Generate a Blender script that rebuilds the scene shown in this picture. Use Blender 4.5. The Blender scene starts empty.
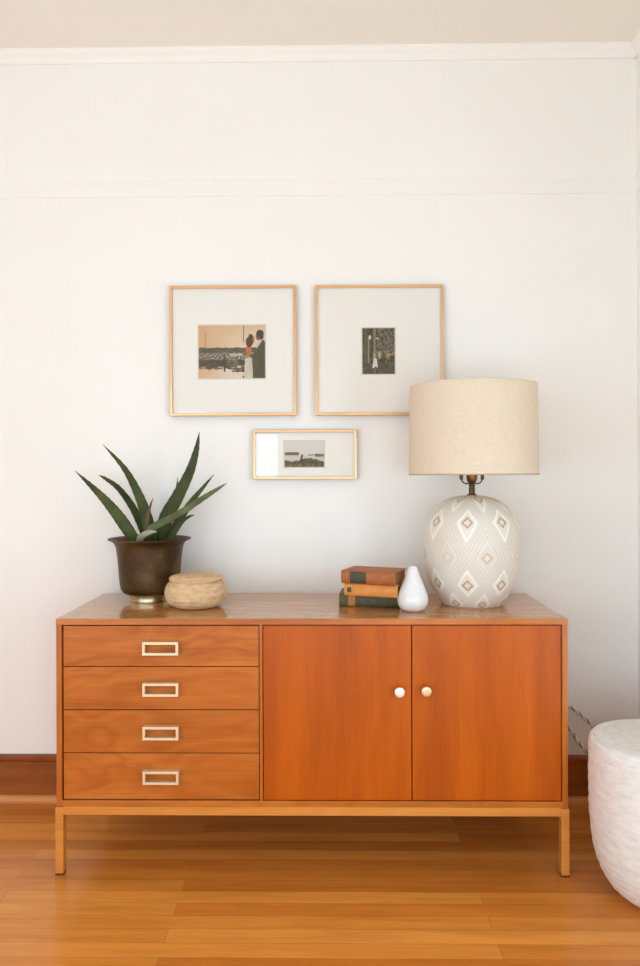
import bpy, bmesh, math, random
from mathutils import Vector, Matrix
from mathutils.noise import noise as pnoise

random.seed(7)
sc = bpy.context.scene
COL = sc.collection
PI = math.pi
T = 0.766                                   # height of the sideboard's top
WY = 0.50                                   # plane of the picture wall
RX, LX, FY, ZC = 1.18, -2.6, -3.2, 2.748     # right wall, left wall, wall behind the camera, ceiling


# ------------------------------------------------------------------ colours and materials
def lin(c):
    return tuple(((v / 255) / 12.92 if v / 255 <= 0.04045 else ((v / 255 + 0.055) / 1.055) ** 2.4) for v in c)


def new_mat(name):
    m = bpy.data.materials.new(name)
    m.use_nodes = True
    nt = m.node_tree
    b = nt.nodes['Principled BSDF']
    return m, nt, b


def nd(nt, kind, **kw):
    n = nt.nodes.new(kind)
    for k, v in kw.items():
        setattr(n, k, v)
    return n


def coords(nt, which='Object', scale=(1, 1, 1), rot=(0, 0, 0), loc=(0, 0, 0)):
    t = nd(nt, 'ShaderNodeTexCoord')
    mp = nd(nt, 'ShaderNodeMapping')
    mp.inputs['Scale'].default_value = scale
    mp.inputs['Rotation'].default_value = rot
    mp.inputs['Location'].default_value = loc
    nt.links.new(t.outputs[which], mp.inputs['Vector'])
    return mp.outputs['Vector']


def ramp(nt, fac, stops):
    r = nd(nt, 'ShaderNodeValToRGB')
    el = r.color_ramp.elements
    while len(el) < len(stops):
        el.new(0.5)
    for e, (p, c) in zip(el, stops):
        e.position = p
        e.color = (*c, 1)
    nt.links.new(fac, r.inputs['Fac'])
    return r.outputs['Color']


def mix(nt, kind, fac, a, b):
    n = nd(nt, 'ShaderNodeMix', data_type='RGBA', blend_type=kind)
    for key, v in (('Factor', fac),):
        if isinstance(v, (int, float)):
            n.inputs[0].default_value = v
        else:
            nt.links.new(v, n.inputs[0])
    for idx, v in ((6, a), (7, b)):
        if isinstance(v, tuple):
            n.inputs[idx].default_value = (*v, 1)
        else:
            nt.links.new(v, n.inputs[idx])
    return n.outputs[2]


def bump(nt, b, height, strength=0.2, dist=0.002):
    bp = nd(nt, 'ShaderNodeBump')
    bp.inputs['Strength'].default_value = strength
    bp.inputs['Distance'].default_value = dist
    nt.links.new(height, bp.inputs['Height'])
    nt.links.new(bp.outputs['Normal'], b.inputs['Normal'])


def m_plain(name, c, rough=0.5, metal=0.0, noise_amt=0.06, nscale=40, bump_s=0.0, coat=0.0, spec=0.5):
    m, nt, b = new_mat(name)
    l = lin(c)
    n = nd(nt, 'ShaderNodeTexNoise')
    n.inputs['Scale'].default_value = nscale
    n.inputs['Detail'].default_value = 4
    nt.links.new(coords(nt), n.inputs['Vector'])
    lo = tuple(v * (1 - noise_amt) for v in l)
    hi = tuple(min(1, v * (1 + noise_amt)) for v in l)
    nt.links.new(ramp(nt, n.outputs['Fac'], [(0.3, lo), (0.7, hi)]), b.inputs['Base Color'])
    b.inputs['Roughness'].default_value = rough
    b.inputs['Metallic'].default_value = metal
    b.inputs['Coat Weight'].default_value = coat
    b.inputs['Specular IOR Level'].default_value = spec
    if bump_s:
        bump(nt, b, n.outputs['Fac'], bump_s)
    return m


def m_wood(name, dark, mid, light, axis='x', grain=1.0, rough=0.3, figure=0.5, spec=0.5, seed=0.0, coat=0.0):
    """Wood: long streaks along the axis, pores and a slow cathedral figure."""
    m, nt, b = new_mat(name)
    s = {'x': (1.2, 14, 14), 'y': (14, 1.2, 14), 'z': (14, 14, 1.2)}[axis]
    v = coords(nt, scale=tuple(k * grain for k in s), loc=(seed, seed * 1.7, seed * 0.6))
    n1 = nd(nt, 'ShaderNodeTexNoise')
    n1.inputs['Scale'].default_value = 1.0
    n1.inputs['Detail'].default_value = 5
    n1.inputs['Distortion'].default_value = 0.4
    nt.links.new(v, n1.inputs['Vector'])
    s2 = {'x': (2.2, 6, 6), 'y': (6, 2.2, 6), 'z': (6, 6, 0.9)}[axis]
    v2 = coords(nt, scale=s2, loc=(seed * 2.1, seed, seed))
    n2 = nd(nt, 'ShaderNodeTexNoise')
    n2.inputs['Scale'].default_value = 1.0
    n2.inputs['Detail'].default_value = 2
    n2.inputs['Distortion'].default_value = 1.2
    nt.links.new(v2, n2.inputs['Vector'])
    mul = nd(nt, 'ShaderNodeMath', operation='MULTIPLY')
    mul.inputs[1].default_value = 9
    nt.links.new(n2.outputs['Fac'], mul.inputs[0])
    pp = nd(nt, 'ShaderNodeMath', operation='PINGPONG')
    pp.inputs[1].default_value = 1
    nt.links.new(mul.outputs[0], pp.inputs[0])
    s3 = {'x': (6, 320, 320), 'y': (320, 6, 320), 'z': (320, 320, 6)}[axis]
    v3 = coords(nt, scale=s3)
    n3 = nd(nt, 'ShaderNodeTexNoise')
    n3.inputs['Scale'].default_value = 1.0
    n3.inputs['Detail'].default_value = 2
    nt.links.new(v3, n3.inputs['Vector'])
    base = ramp(nt, n1.outputs['Fac'], [(0.3, lin(dark)), (0.52, lin(mid)), (0.75, lin(light))])
    fig = ramp(nt, pp.outputs[0], [(0.0, lin(dark)), (0.35, lin(mid)), (1.0, lin(light))])
    c = mix(nt, 'MIX', figure, base, fig)
    pore = ramp(nt, n3.outputs['Fac'], [(0.35, (0.86, 0.84, 0.82)), (0.55, (1, 1, 1))])
    c = mix(nt, 'MULTIPLY', 0.8, c, pore)
    nt.links.new(c, b.inputs['Base Color'])
    b.inputs['Roughness'].default_value = rough
    b.inputs['Specular IOR Level'].default_value = spec
    b.inputs['Coat Weight'].default_value = coat
    b.inputs['Coat Roughness'].default_value = 0.12
    bump(nt, b, n3.outputs['Fac'], 0.08, 0.0005)
    return m


def m_attr(name, rough=0.5, attr='Col', spec=0.5):
    m, nt, b = new_mat(name)
    a = nd(nt, 'ShaderNodeAttribute', attribute_name=attr)
    nt.links.new(a.outputs['Color'], b.inputs['Base Color'])
    b.inputs['Roughness'].default_value = rough
    b.inputs['Specular IOR Level'].default_value = spec
    return m


def m_floor():
    m, nt, b = new_mat('oak_floorboards')
    v = coords(nt, loc=(0.37, 0.021, 0))
    br = nd(nt, 'ShaderNodeTexBrick', offset=0.37, offset_frequency=2)
    br.inputs['Scale'].default_value = 1
    br.inputs['Brick Width'].default_value = 1.35
    br.inputs['Row Height'].default_value = 0.0575
    br.inputs['Mortar Size'].default_value = 0.0005
    br.inputs['Mortar Smooth'].default_value = 0.3
    br.inputs['Bias'].default_value = 0.0
    br.inputs['Color1'].default_value = (0.0, 0.0, 0.0, 1)
    br.inputs['Color2'].default_value = (1, 1, 1, 1)
    br.inputs['Mortar'].default_value = (0.5, 0.5, 0.5, 1)
    nt.links.new(v, br.inputs['Vector'])
    n1 = nd(nt, 'ShaderNodeTexNoise')
    n1.inputs['Scale'].default_value = 1
    n1.inputs['Detail'].default_value = 5
    n1.inputs['Distortion'].default_value = 0.6
    nt.links.new(coords(nt, scale=(2.2, 26, 1)), n1.inputs['Vector'])
    n2 = nd(nt, 'ShaderNodeTexNoise')
    n2.inputs['Scale'].default_value = 1
    n2.inputs['Detail'].default_value = 2
    nt.links.new(coords(nt, scale=(8, 420, 1)), n2.inputs['Vector'])
    plank = ramp(nt, br.outputs['Color'], [(0, lin((202, 122, 46))), (0.5, lin((218, 138, 55))), (1, lin((234, 158, 72)))])
    grain = ramp(nt, n1.outputs['Fac'], [(0.3, (0.74, 0.70, 0.64)), (0.6, (1, 1, 1))])
    fine = ramp(nt, n2.outputs['Fac'], [(0.35, (0.86, 0.84, 0.8)), (0.6, (1, 1, 1))])
    c = mix(nt, 'MULTIPLY', 0.75, plank, grain)
    c = mix(nt, 'MULTIPLY', 0.6, c, fine)
    c = mix(nt, 'MIX', br.outputs['Fac'], c, lin((150, 88, 36)))
    nt.links.new(c, b.inputs['Base Color'])
    b.inputs['Roughness'].default_value = 0.22
    b.inputs['Specular IOR Level'].default_value = 0.45
    bump(nt, b, n1.outputs['Fac'], 0.05, 0.001)
    return m


def m_weave(name, dark, mid, light, ku, kv, rough=0.85, strength=0.5, blotch=0.5):
    """Woven fibre on UVs measured in metres (u round, v along the profile)."""
    m, nt, b = new_mat(name)
    v = coords(nt, 'UV')
    br = nd(nt, 'ShaderNodeTexBrick', offset=0.5, offset_frequency=2)
    br.inputs['Scale'].default_value = 1
    br.inputs['Brick Width'].default_value = ku
    br.inputs['Row Height'].default_value = kv
    br.inputs['Mortar Size'].default_value = min(ku, kv) * 0.16
    br.inputs['Mortar Smooth'].default_value = 1.0
    br.inputs['Color1'].default_value = (0, 0, 0, 1)
    br.inputs['Color2'].default_value = (1, 1, 1, 1)
    br.inputs['Mortar'].default_value = (0.2, 0.2, 0.2, 1)
    nt.links.new(v, br.inputs['Vector'])
    n = nd(nt, 'ShaderNodeTexNoise')
    n.inputs['Scale'].default_value = 1
    n.inputs['Detail'].default_value = 4
    nt.links.new(coords(nt, 'UV', scale=(26, 75, 1)), n.inputs['Vector'])
    base = ramp(nt, n.outputs['Fac'], [(0.3, lin(dark)), (0.5, lin(mid)), (0.7, lin(light))])
    cell = ramp(nt, br.outputs['Color'], [(0, lin(mid)), (1, lin(light))])
    c = mix(nt, 'MIX', blotch, cell, base)
    c = mix(nt, 'MIX', br.outputs['Fac'], c, mix(nt, 'MULTIPLY', 0.5, c, lin(dark)))
    nt.links.new(c, b.inputs['Base Color'])
    b.inputs['Roughness'].default_value = rough
    b.inputs['Specular IOR Level'].default_value = 0.2
    inv = nd(nt, 'ShaderNodeMath', operation='SUBTRACT')
    inv.inputs[0].default_value = 1
    nt.links.new(br.outputs['Fac'], inv.inputs[1])
    add = nd(nt, 'ShaderNodeMath', operation='ADD')
    nt.links.new(inv.outputs[0], add.inputs[0])
    nt.links.new(n.outputs['Fac'], add.inputs[1])
    bump(nt, b, add.outputs[0], strength, 0.002)
    return m


def m_pane(name, power=5.0):
    """Clear flat pane: lets light through, mirrors a little."""
    m = bpy.data.materials.new(name)
    m.use_nodes = True
    nt = m.node_tree
    nt.nodes.clear()
    o = nd(nt, 'ShaderNodeOutputMaterial')
    tr = nd(nt, 'ShaderNodeBsdfTransparent')
    gl = nd(nt, 'ShaderNodeBsdfGlossy')
    gl.inputs['Roughness'].default_value = 0.02
    lw = nd(nt, 'ShaderNodeLayerWeight')          # Schlick reflectance, the same from both sides of the pane
    pw = nd(nt, 'ShaderNodeMath', operation='POWER')
    pw.inputs[1].default_value = 5
    nt.links.new(lw.outputs['Facing'], pw.inputs[0])
    ma = nd(nt, 'ShaderNodeMath', operation='MULTIPLY_ADD')
    ma.inputs[1].default_value = 0.96
    ma.inputs[2].default_value = 0.03
    nt.links.new(pw.outputs[0], ma.inputs[0])
    mx = nd(nt, 'ShaderNodeMixShader')
    nt.links.new(ma.outputs[0], mx.inputs[0])
    nt.links.new(tr.outputs[0], mx.inputs[1])
    nt.links.new(gl.outputs[0], mx.inputs[2])
    nt.links.new(mx.outputs[0], o.inputs['Surface'])
    return m


def m_shade():
    m, nt, b = new_mat('linen_shade')
    n = nd(nt, 'ShaderNodeTexNoise')
    n.inputs['Scale'].default_value = 1
    n.inputs['Detail'].default_value = 3
    nt.links.new(coords(nt, scale=(60, 60, 500)), n.inputs['Vector'])
    n2 = nd(nt, 'ShaderNodeTexNoise')
    n2.inputs['Scale'].default_value = 1
    n2.inputs['Detail'].default_value = 3
    nt.links.new(coords(nt, scale=(420, 420, 30)), n2.inputs['Vector'])
    c1 = ramp(nt, n.outputs['Fac'], [(0.3, lin((238, 222, 199))), (0.7, lin((247, 234, 213)))])
    c2 = ramp(nt, n2.outputs['Fac'], [(0.3, (0.94, 0.93, 0.92)), (0.7, (1, 1, 1))])
    c = mix(nt, 'MULTIPLY', 1.0, c1, c2)
    nt.links.new(c, b.inputs['Base Color'])
    b.inputs['Roughness'].default_value = 0.9
    b.inputs['Specular IOR Level'].default_value = 0.1
    tl = nd(nt, 'ShaderNodeBsdfTranslucent')
    nt.links.new(c, tl.inputs['Color'])
    mx = nd(nt, 'ShaderNodeMixShader')
    mx.inputs[0].default_value = 0.15
    nt.links.new(b.outputs[0], mx.inputs[1])
    nt.links.new(tl.outputs[0], mx.inputs[2])
    nt.links.new(mx.outputs[0], nt.nodes['Material Output'].inputs['Surface'])
    return m


M = {}
M['wall'] = m_plain('wall_paint', (247, 245, 241), 0.75, noise_amt=0.01, nscale=3, spec=0.2)
M['ceil'] = m_plain('ceiling_paint', (246, 242, 234), 0.8, noise_amt=0.01, nscale=3, spec=0.2)
M['trim'] = m_plain('trim_paint', (250, 248, 243), 0.45, noise_amt=0.01, nscale=3, spec=0.4)
M['floor'] = m_floor()
M['base'] = m_wood('stained_baseboard', (120, 58, 14), (146, 76, 22), (166, 92, 30), 'x', 1.0, 0.35, 0.3)
M['shoe'] = m_wood('shoe_moulding_wood', (186, 110, 44), (206, 130, 58), (220, 146, 72), 'x', 1.0, 0.3, 0.2)
M['door'] = m_wood('door_veneer', (172, 77, 4), (188, 88, 6), (202, 101, 13), 'z', 0.8, 0.34, 0.22, seed=1.3, spec=0.3)
M['drawer'] = m_wood('drawer_veneer', (164, 82, 20), (188, 101, 33), (206, 122, 52), 'x', 0.9, 0.34, 0.42, seed=3.1, spec=0.3)
M['case'] = m_wood('case_wood', (164, 84, 18), (190, 106, 30), (208, 128, 46), 'x', 1.0, 0.26, 0.3, seed=5.2)
M['casez'] = m_wood('case_side_wood', (164, 84, 18), (190, 106, 30), (208, 128, 46), 'z', 1.0, 0.3, 0.3, seed=5.2)
M['top'] = m_wood('polished_top', (168, 108, 52), (192, 132, 70), (210, 154, 92), 'x', 1.0, 0.2, 0.35, seed=2.4, coat=0.5)
M['leg'] = m_wood('leg_frame_wood', (200, 122, 46), (216, 140, 60), (228, 156, 74), 'x', 1.0, 0.35, 0.2)
M['pad'] = m_plain('dark_foot_pad', (84, 40, 20), 0.6)
M['pull'] = m_plain('brushed_pull_metal', (234, 212, 174), 0.42, 0.6, 0.03)
M['knobw'] = m_plain('knob_metal_painted_glare', (248, 244, 232), 0.3, 0.5, 0.02)  # left knob: brightness from its angle to the light put into the colour
M['knobg'] = m_plain('knob_metal_painted_reflection', (232, 206, 160), 0.35, 0.7, 0.04)  # right knob: same metal, a warm reflection put into the colour
M['white'] = m_plain('white_glaze', (232, 231, 230), 0.12, 0, 0.01, coat=0.3)
M['shade'] = m_shade()
M['hem'] = m_plain('shade_hem', (196, 164, 132), 0.8, 0, 0.05)
M['bronze'] = m_plain('aged_bronze', (96, 78, 48), 0.4, 0.8, 0.3, 60, 0.2)
M['bronzel'] = m_plain('warm_socket_brass', (120, 84, 48), 0.3, 0.9, 0.2, 60)
M['foot'] = m_plain('worn_silver_foot', (196, 178, 144), 0.28, 0.95, 0.25, 30)
M['soil'] = m_plain('dark_soil', (52, 42, 32), 0.95, 0, 0.5, 120, 1.0)
M['gold'] = m_plain('copper_gold_metal', (232, 184, 136), 0.3, 0.8, 0.06, 8)
M['goldw'] = m_plain('light_gold_metal', (228, 184, 132), 0.38, 0.65, 0.06, 8)
M['mat'] = m_plain('mat_board', (249, 246, 238), 0.9, 0, 0.006, spec=0.1)
M['bevel'] = m_plain('mat_bevel', (222, 214, 200), 0.9, 0, 0.006, spec=0.1)
M['pane'] = m_pane('clear_pane')
M['pic'] = m_attr('printed_photo', 0.6, spec=0.2)
M['lampbody'] = m_attr('patterned_ceramic', 0.45)
M['straw'] = m_weave('straw_coil', (200, 152, 102), (232, 196, 150), (250, 226, 188), 0.007, 0.0052, strength=0.7, blotch=0.5)
M['pouf'] = m_weave('white_woven_fibre', (222, 220, 213), (242, 242, 239), (250, 250, 249), 0.0085, 0.0065, strength=0.45, blotch=0.55)
M['cordw'] = m_plain('white_cord_cloth', (232, 224, 212), 0.9, 0, 0.05, 200)
M['cordb'] = m_plain('brown_cord_cloth', (150, 128, 104), 0.9, 0, 0.1, 200)
M['pages'] = m_plain('old_page_edges', (146, 98, 54), 0.9, 0, 0.22, 300)
M['leather1'] = m_plain('brown_book_cloth', (166, 94, 40), 0.55, 0, 0.16, 45, 0.15)
M['leather2'] = m_plain('tan_orange_book_cloth', (218, 140, 62), 0.6, 0, 0.1, 45, 0.15)
M['leather3'] = m_plain('dark_green_book_cloth', (90, 84, 54), 0.6, 0, 0.2, 60, 0.15)
M['labeld'] = m_plain('dark_spine_label', (66, 58, 40), 0.5, 0, 0.15, 60)
M['labelo'] = m_plain('orange_spine_band', (196, 122, 60), 0.5, 0, 0.12, 60)
M['gilt'] = m_plain('faded_gilt', (176, 138, 80), 0.5, 0.3, 0.1, 60)


def m_pot():
    m, nt, b = new_mat('hammered_bronze_pot')
    n = nd(nt, 'ShaderNodeTexNoise')
    n.inputs['Scale'].default_value = 9
    n.inputs['Detail'].default_value = 6
    nt.links.new(coords(nt), n.inputs['Vector'])
    vo = nd(nt, 'ShaderNodeTexVoronoi')
    vo.inputs['Scale'].default_value = 170
    nt.links.new(coords(nt), vo.inputs['Vector'])
    c = ramp(nt, n.outputs['Fac'], [(0.3, lin((62, 42, 20))), (0.5, lin((90, 66, 34))), (0.72, lin((124, 98, 56)))])
    sp = ramp(nt, vo.outputs['Distance'], [(0.1, (1.0, 1.0, 1.0)), (0.6, (0.72, 0.7, 0.66))])
    nt.links.new(mix(nt, 'MULTIPLY', 1.0, c, sp), b.inputs['Base Color'])
    b.inputs['Metallic'].default_value = 0.55
    b.inputs['Roughness'].default_value = 0.46
    bump(nt, b, vo.outputs['Distance'], 0.35, 0.001)
    return m


def m_leaf(name, c1, c2, c3):
    m, nt, b = new_mat(name)
    n = nd(nt, 'ShaderNodeTexNoise')
    n.inputs['Scale'].default_value = 14
    n.inputs['Detail'].default_value = 5
    nt.links.new(coords(nt), n.inputs['Vector'])
    nt.links.new(ramp(nt, n.outputs['Fac'], [(0.3, lin(c1)), (0.5, lin(c2)), (0.72, lin(c3))]), b.inputs['Base Color'])
    b.inputs['Roughness'].default_value = 0.55
    b.inputs['Specular IOR Level'].default_value = 0.3
    return m


M['pot'] = m_pot()
M['leaf'] = m_leaf('aloe_leaf', (46, 54, 14), (60, 70, 22), (80, 90, 36))
M['leafold'] = m_leaf('pale_aloe_leaf', (66, 76, 40), (86, 96, 56), (110, 118, 78))
M['leafred'] = m_leaf('reddish_aloe_shoot', (70, 62, 34), (112, 78, 50), (66, 74, 38))
M['leafbrown'] = m_leaf('brown_dry_leaf', (52, 36, 22), (74, 52, 34), (96, 70, 46))
M['dry'] = m_leaf('dry_leaf_base', (120, 118, 92), (150, 148, 122), (176, 172, 148))


# ------------------------------------------------------------------ mesh helpers
def obj(name, bm, mat, parent=None, smooth=False, loc=None, rot=None, label=None):
    me = bpy.data.meshes.new(name)
    bm.normal_update()
    bm.to_mesh(me)
    bm.free()
    if mat:
        me.materials.append(mat)
    if smooth:
        for p in me.polygons:
            p.use_smooth = True
    o = bpy.data.objects.new(name, me)
    COL.objects.link(o)
    if parent:
        o.parent = parent
    if loc:
        o.location = loc
    if rot:
        o.rotation_euler = rot
    if label:
        o['label'] = label
    return o


def thing(name, label, cat, loc=(0, 0, 0), rot=(0, 0, 0), group=None):
    o = bpy.data.objects.new(name, None)
    o.empty_display_size = 0.1
    COL.objects.link(o)
    o.location = loc
    o.rotation_euler = rot
    o['label'] = label
    o['category'] = cat
    if group:
        o['group'] = group
    return o


def struct(name, bm, mat, smooth=False, parent=None):
    o = obj(name, bm, mat, parent, smooth)
    if not parent:
        o['kind'] = 'structure'
    return o


def box(bm, x0, x1, y0, y1, z0, z1, bev=0.0, seg=2):
    r = bmesh.ops.create_cube(bm, size=1)
    vs = r['verts']
    for v in vs:
        v.co = Vector(((x0 + x1) / 2 + v.co.x * (x1 - x0), (y0 + y1) / 2 + v.co.y * (y1 - y0), (z0 + z1) / 2 + v.co.z * (z1 - z0)))
    if bev:
        es = list({e for v in vs for e in v.link_edges})
        bmesh.ops.bevel(bm, geom=es, offset=bev, segments=seg, profile=0.5, affect='EDGES')
    return bm


def B(*a, **k):
    return box(bmesh.new(), *a, **k)


def lathe(prof, seg=64, disp=None, uv=True, close_bottom=True, close_top=True):
    """Surface of revolution about z; prof = [(r, z)...]; UVs in metres."""
    bm = bmesh.new()
    rows = []
    s = 0
    arcs = []
    for i, (r, z) in enumerate(prof):
        if i:
            s += math.hypot(r - prof[i - 1][0], z - prof[i - 1][1])
        arcs.append(s)
        row = []
        for k in range(seg):
            a = 2 * PI * k / seg
            rr = r + (disp(a, s, r, z) if disp else 0)
            row.append(bm.verts.new((rr * math.cos(a), rr * math.sin(a), z)))
        rows.append(row)
    R = max(r for r, z in prof)
    lay = bm.loops.layers.uv.new('UVMap')
    for i in range(len(prof) - 1):
        for k in range(seg):
            k2 = (k + 1) % seg
            f = bm.faces.new((rows[i][k], rows[i][k2], rows[i + 1][k2], rows[i + 1][k]))
            for lp, (kk, ii) in zip(f.loops, ((k, i), (k + 1, i), (k + 1, i + 1), (k, i + 1))):
                lp[lay].uv = (2 * PI * R * kk / seg, arcs[ii])
    if close_bottom and prof[0][0] > 1e-5:
        bm.faces.new(list(reversed(rows[0])))
    if close_top and prof[-1][0] > 1e-5:
        bm.faces.new(rows[-1])
    return bm


def spline(pts, n):
    """Catmull-Rom through points (tuples of any size), n samples."""
    P = [Vector(p) for p in pts]
    P = [P[0] * 2 - P[1]] + P + [P[-1] * 2 - P[-2]]
    out = []
    m = len(P) - 3
    for i in range(n):
        t = i / (n - 1) * m
        k = min(int(t), m - 1)
        u = t - k
        p0, p1, p2, p3 = P[k:k + 4]
        out.append(0.5 * ((2 * p1) + (p2 - p0) * u + (2 * p0 - 5 * p1 + 4 * p2 - p3) * u * u + (3 * p1 - p0 - 3 * p2 + p3) * u ** 3))
    return out


def smooth_prof(pts, n):
    return [(max(0.0, p.x), p.y) for p in spline([(r, z) for r, z in pts], n)]


def tube(bm, path, rad, seg=10):
    """Round tube along a list of Vectors; rad a number or list."""
    n = len(path)
    rows = []
    up = Vector((0, 0, 1))
    prev = None
    for i, p in enumerate(path):
        t = (path[min(i + 1, n - 1)] - path[max(i - 1, 0)]).normalized()
        if prev is None:
            a = t.cross(up if abs(t.z) < 0.95 else Vector((1, 0, 0))).normalized()
        else:
            a = (prev - t * prev.dot(t)).normalized()
        prev = a
        b = t.cross(a)
        r = rad[i] if isinstance(rad, (list, tuple)) else rad
        rows.append([bm.verts.new(p + (a * math.cos(2 * PI * k / seg) + b * math.sin(2 * PI * k / seg)) * r) for k in range(seg)])
    for i in range(n - 1):
        for k in range(seg):
            k2 = (k + 1) % seg
            bm.faces.new((rows[i][k], rows[i][k2], rows[i + 1][k2], rows[i + 1][k]))
    bm.faces.new(list(reversed(rows[0])))
    bm.faces.new(rows[-1])
    bmesh.ops.recalc_face_normals(bm, faces=bm.faces)
    return bm


def extrude_x(prof, x0, x1):
    """Prism along x; prof = [(y, z)...] closed."""
    bm = bmesh.new()
    a = [bm.verts.new((x0, y, z)) for y, z in prof]
    b = [bm.verts.new((x1, y, z)) for y, z in prof]
    n = len(prof)
    for i in range(n):
        j = (i + 1) % n
        bm.faces.new((a[i], a[j], b[j], b[i]))
    bm.faces.new(a)
    bm.faces.new(list(reversed(b)))
    bmesh.ops.recalc_face_normals(bm, faces=bm.faces)
    return bm


def rect_ring(w, h, t, y0, y1, bev=0.001, axis='xz'):
    """Rectangular ring in the xz plane, bar width t, from y0 to y1, centred on the origin."""
    bm = bmesh.new()
    o = [(-w / 2, -h / 2), (w / 2, -h / 2), (w / 2, h / 2), (-w / 2, h / 2)]
    i = [(-w / 2 + t, -h / 2 + t), (w / 2 - t, -h / 2 + t), (w / 2 - t, h / 2 - t), (-w / 2 + t, h / 2 - t)]
    V = {}
    for key, pts in (('o', o), ('i', i)):
        for yk, y in (('f', y0), ('b', y1)):
            V[key + yk] = [bm.verts.new((x, y, z)) for x, z in pts]
    for k in range(4):
        j = (k + 1) % 4
        bm.faces.new((V['of'][k], V['of'][j], V['if'][j], V['if'][k]))
        bm.faces.new((V['ob'][k], V['ib'][k], V['ib'][j], V['ob'][j]))
        bm.faces.new((V['of'][k], V['ob'][k], V['ob'][j], V['of'][j]))
        bm.faces.new((V['if'][k], V['if'][j], V['ib'][j], V['ib'][k]))
    bmesh.ops.recalc_face_normals(bm, faces=bm.faces)
    if bev:
        es = [e for e in bm.edges if abs(e.verts[0].co.y - y0) < 1e-6 and abs(e.verts[1].co.y - y0) < 1e-6
              and (e.verts[0] in V['of']) == (e.verts[1] in V['of'])]
        bmesh.ops.bevel(bm, geom=es, offset=bev, segments=2, profile=0.5, affect='EDGES')
    return bm


# ------------------------------------------------------------------ the room
struct('floor', B(LX - .1, RX + .1, FY - .1, WY + .1, -0.1, 0), M['floor'])
struct('ceiling', B(LX - .1, RX + .1, FY - .1, WY + .1, ZC, ZC + 0.1), M['ceil'])
struct('wall_back', B(LX - .1, RX + .1, WY, WY + 0.1, 0, ZC), M['wall'])


def holed_wall(name, along, a0, a1, fixed0, fixed1, holes):
    """Wall with rectangular openings; holes = [(lo, hi, z0, z1)] sorted along the wall."""
    bm = bmesh.new()

    def put(l, h, z0, z1):
        if along == 'x':
            box(bm, l, h, fixed0, fixed1, z0, z1)
        else:
            box(bm, fixed0, fixed1, l, h, z0, z1)
    cur = a0
    for l, h, z0, z1 in holes:
        put(cur, l, 0, ZC)
        put(l, h, 0, z0)
        put(l, h, z1, ZC)
        cur = h
    put(cur, a1, 0, ZC)
    return struct(name, bm, M['wall'])


FRONT_HOLES = [(-1.95, -1.38, 0.1, 2.0), (-1.30, -0.96, 0.1, 1.80), (-0.72, -0.33, 0.1, 1.60), (-0.26, 0.33, 0.1, 1.10), (0.42, 1.12, 0.1, 1.69)]  # last two openings are added to throw frontal light on the lower picture wall
holed_wall('wall_front', 'x', LX, RX, FY - .1, FY, FRONT_HOLES)
LEFT_HOLES = [(-3.1, -1.9, 0.1, 2.0)]
holed_wall('wall_left', 'y', FY, WY, LX - .1, LX, LEFT_HOLES)
RIGHT_HOLES = [(-1.6, -0.8, 0.1, 1.6)]  # unseen opening, added to fill the shadow right of the sideboard
holed_wall('wall_right', 'y', FY, WY, RX, RX + .1, RIGHT_HOLES)


def window(name, along, l, h, z0, z1, fixed, rows=2, cols=2):
    bm = bmesh.new()
    t, d = 0.045, 0.03

    def put(a, b, c, e):
        if along == 'x':
            box(bm, a, b, fixed - d, fixed + d, c, e, 0.003, 1)
        else:
            box(bm, fixed - d, fixed + d, a, b, c, e, 0.003, 1)
    put(l, h, z0, z0 + t)
    put(l, h, z1 - t, z1)
    put(l, l + t, z0 + t, z1 - t)
    put(h - t, h, z0 + t, z1 - t)
    zm = (z0 + z1) / 2
    put(l + t, h - t, zm - 0.015, zm + 0.015)
    w = struct(name, bm, M['trim'])
    p = bmesh.new()
    if along == 'x':
        box(p, l + t, h - t, fixed - .002, fixed + .002, z0 + t, z1 - t)
    else:
        box(p, fixed - .002, fixed + .002, l + t, h - t, z0 + t, z1 - t)
    obj('pane', p, M['pane'], w)
    L = bpy.data.lights.new('daylight_portal', 'AREA')
    L.shape = 'RECTANGLE'
    L.size, L.size_y = h - l, z1 - z0
    L.cycles.is_portal = True
    lo = bpy.data.objects.new('daylight_portal', L)
    COL.objects.link(lo)
    if along == 'x':
        lo.location = ((l + h) / 2, FY - 0.09, zm)
        lo.rotation_euler = Matrix(((1, 0, 0), (0, 0, -1), (0, 1, 0))).to_euler()
    elif fixed < 0:
        lo.location = (LX - 0.09, (l + h) / 2, zm)
        lo.rotation_euler = Matrix(((0, 0, -1), (-1, 0, 0), (0, 1, 0))).to_euler()
    else:
        lo.location = (RX + 0.09, (l + h) / 2, zm)
        lo.rotation_euler = Matrix(((0, 0, 1), (1, 0, 0), (0, 1, 0))).to_euler()


for n_, (l, h, z0, z1) in enumerate(FRONT_HOLES):
    window('window_%d' % (n_ + 1), 'x', l, h, z0, z1, FY - 0.05)  # the two rightmost of these are added fill windows
window('window_6', 'y', *RIGHT_HOLES[0], RX + 0.05)
window('window_7', 'y', *LEFT_HOLES[0], LX - 0.05)

# crown moulding and picture rail on the picture wall and along the side walls
CROWN = [(0, 0.045), (0, 0), (0.007, 0.0), (0.010, 0.004), (0.012, 0.012), (0.016, 0.020), (0.023, 0.026), (0.0265, 0.030), (0.0285, 0.034), (0.030, 0.036), (0.030, 0.045)]
RAIL = [(0, 0), (0.003, 0.001), (0.004, 0.008), (0.0035, 0.044), (0.006, 0.049), (0.008, 0.055), (0.006, 0.062), (0, 0.064)]
CB = [(WY - a, ZC - 0.045 + b) for a, b in CROWN]
struct('trim_1', extrude_x(CB, LX, RX), M['trim'])
struct('trim_2', extrude_x([(WY - a, 2.214 + b) for a, b in RAIL], LX, RX), M['wall'])


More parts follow.
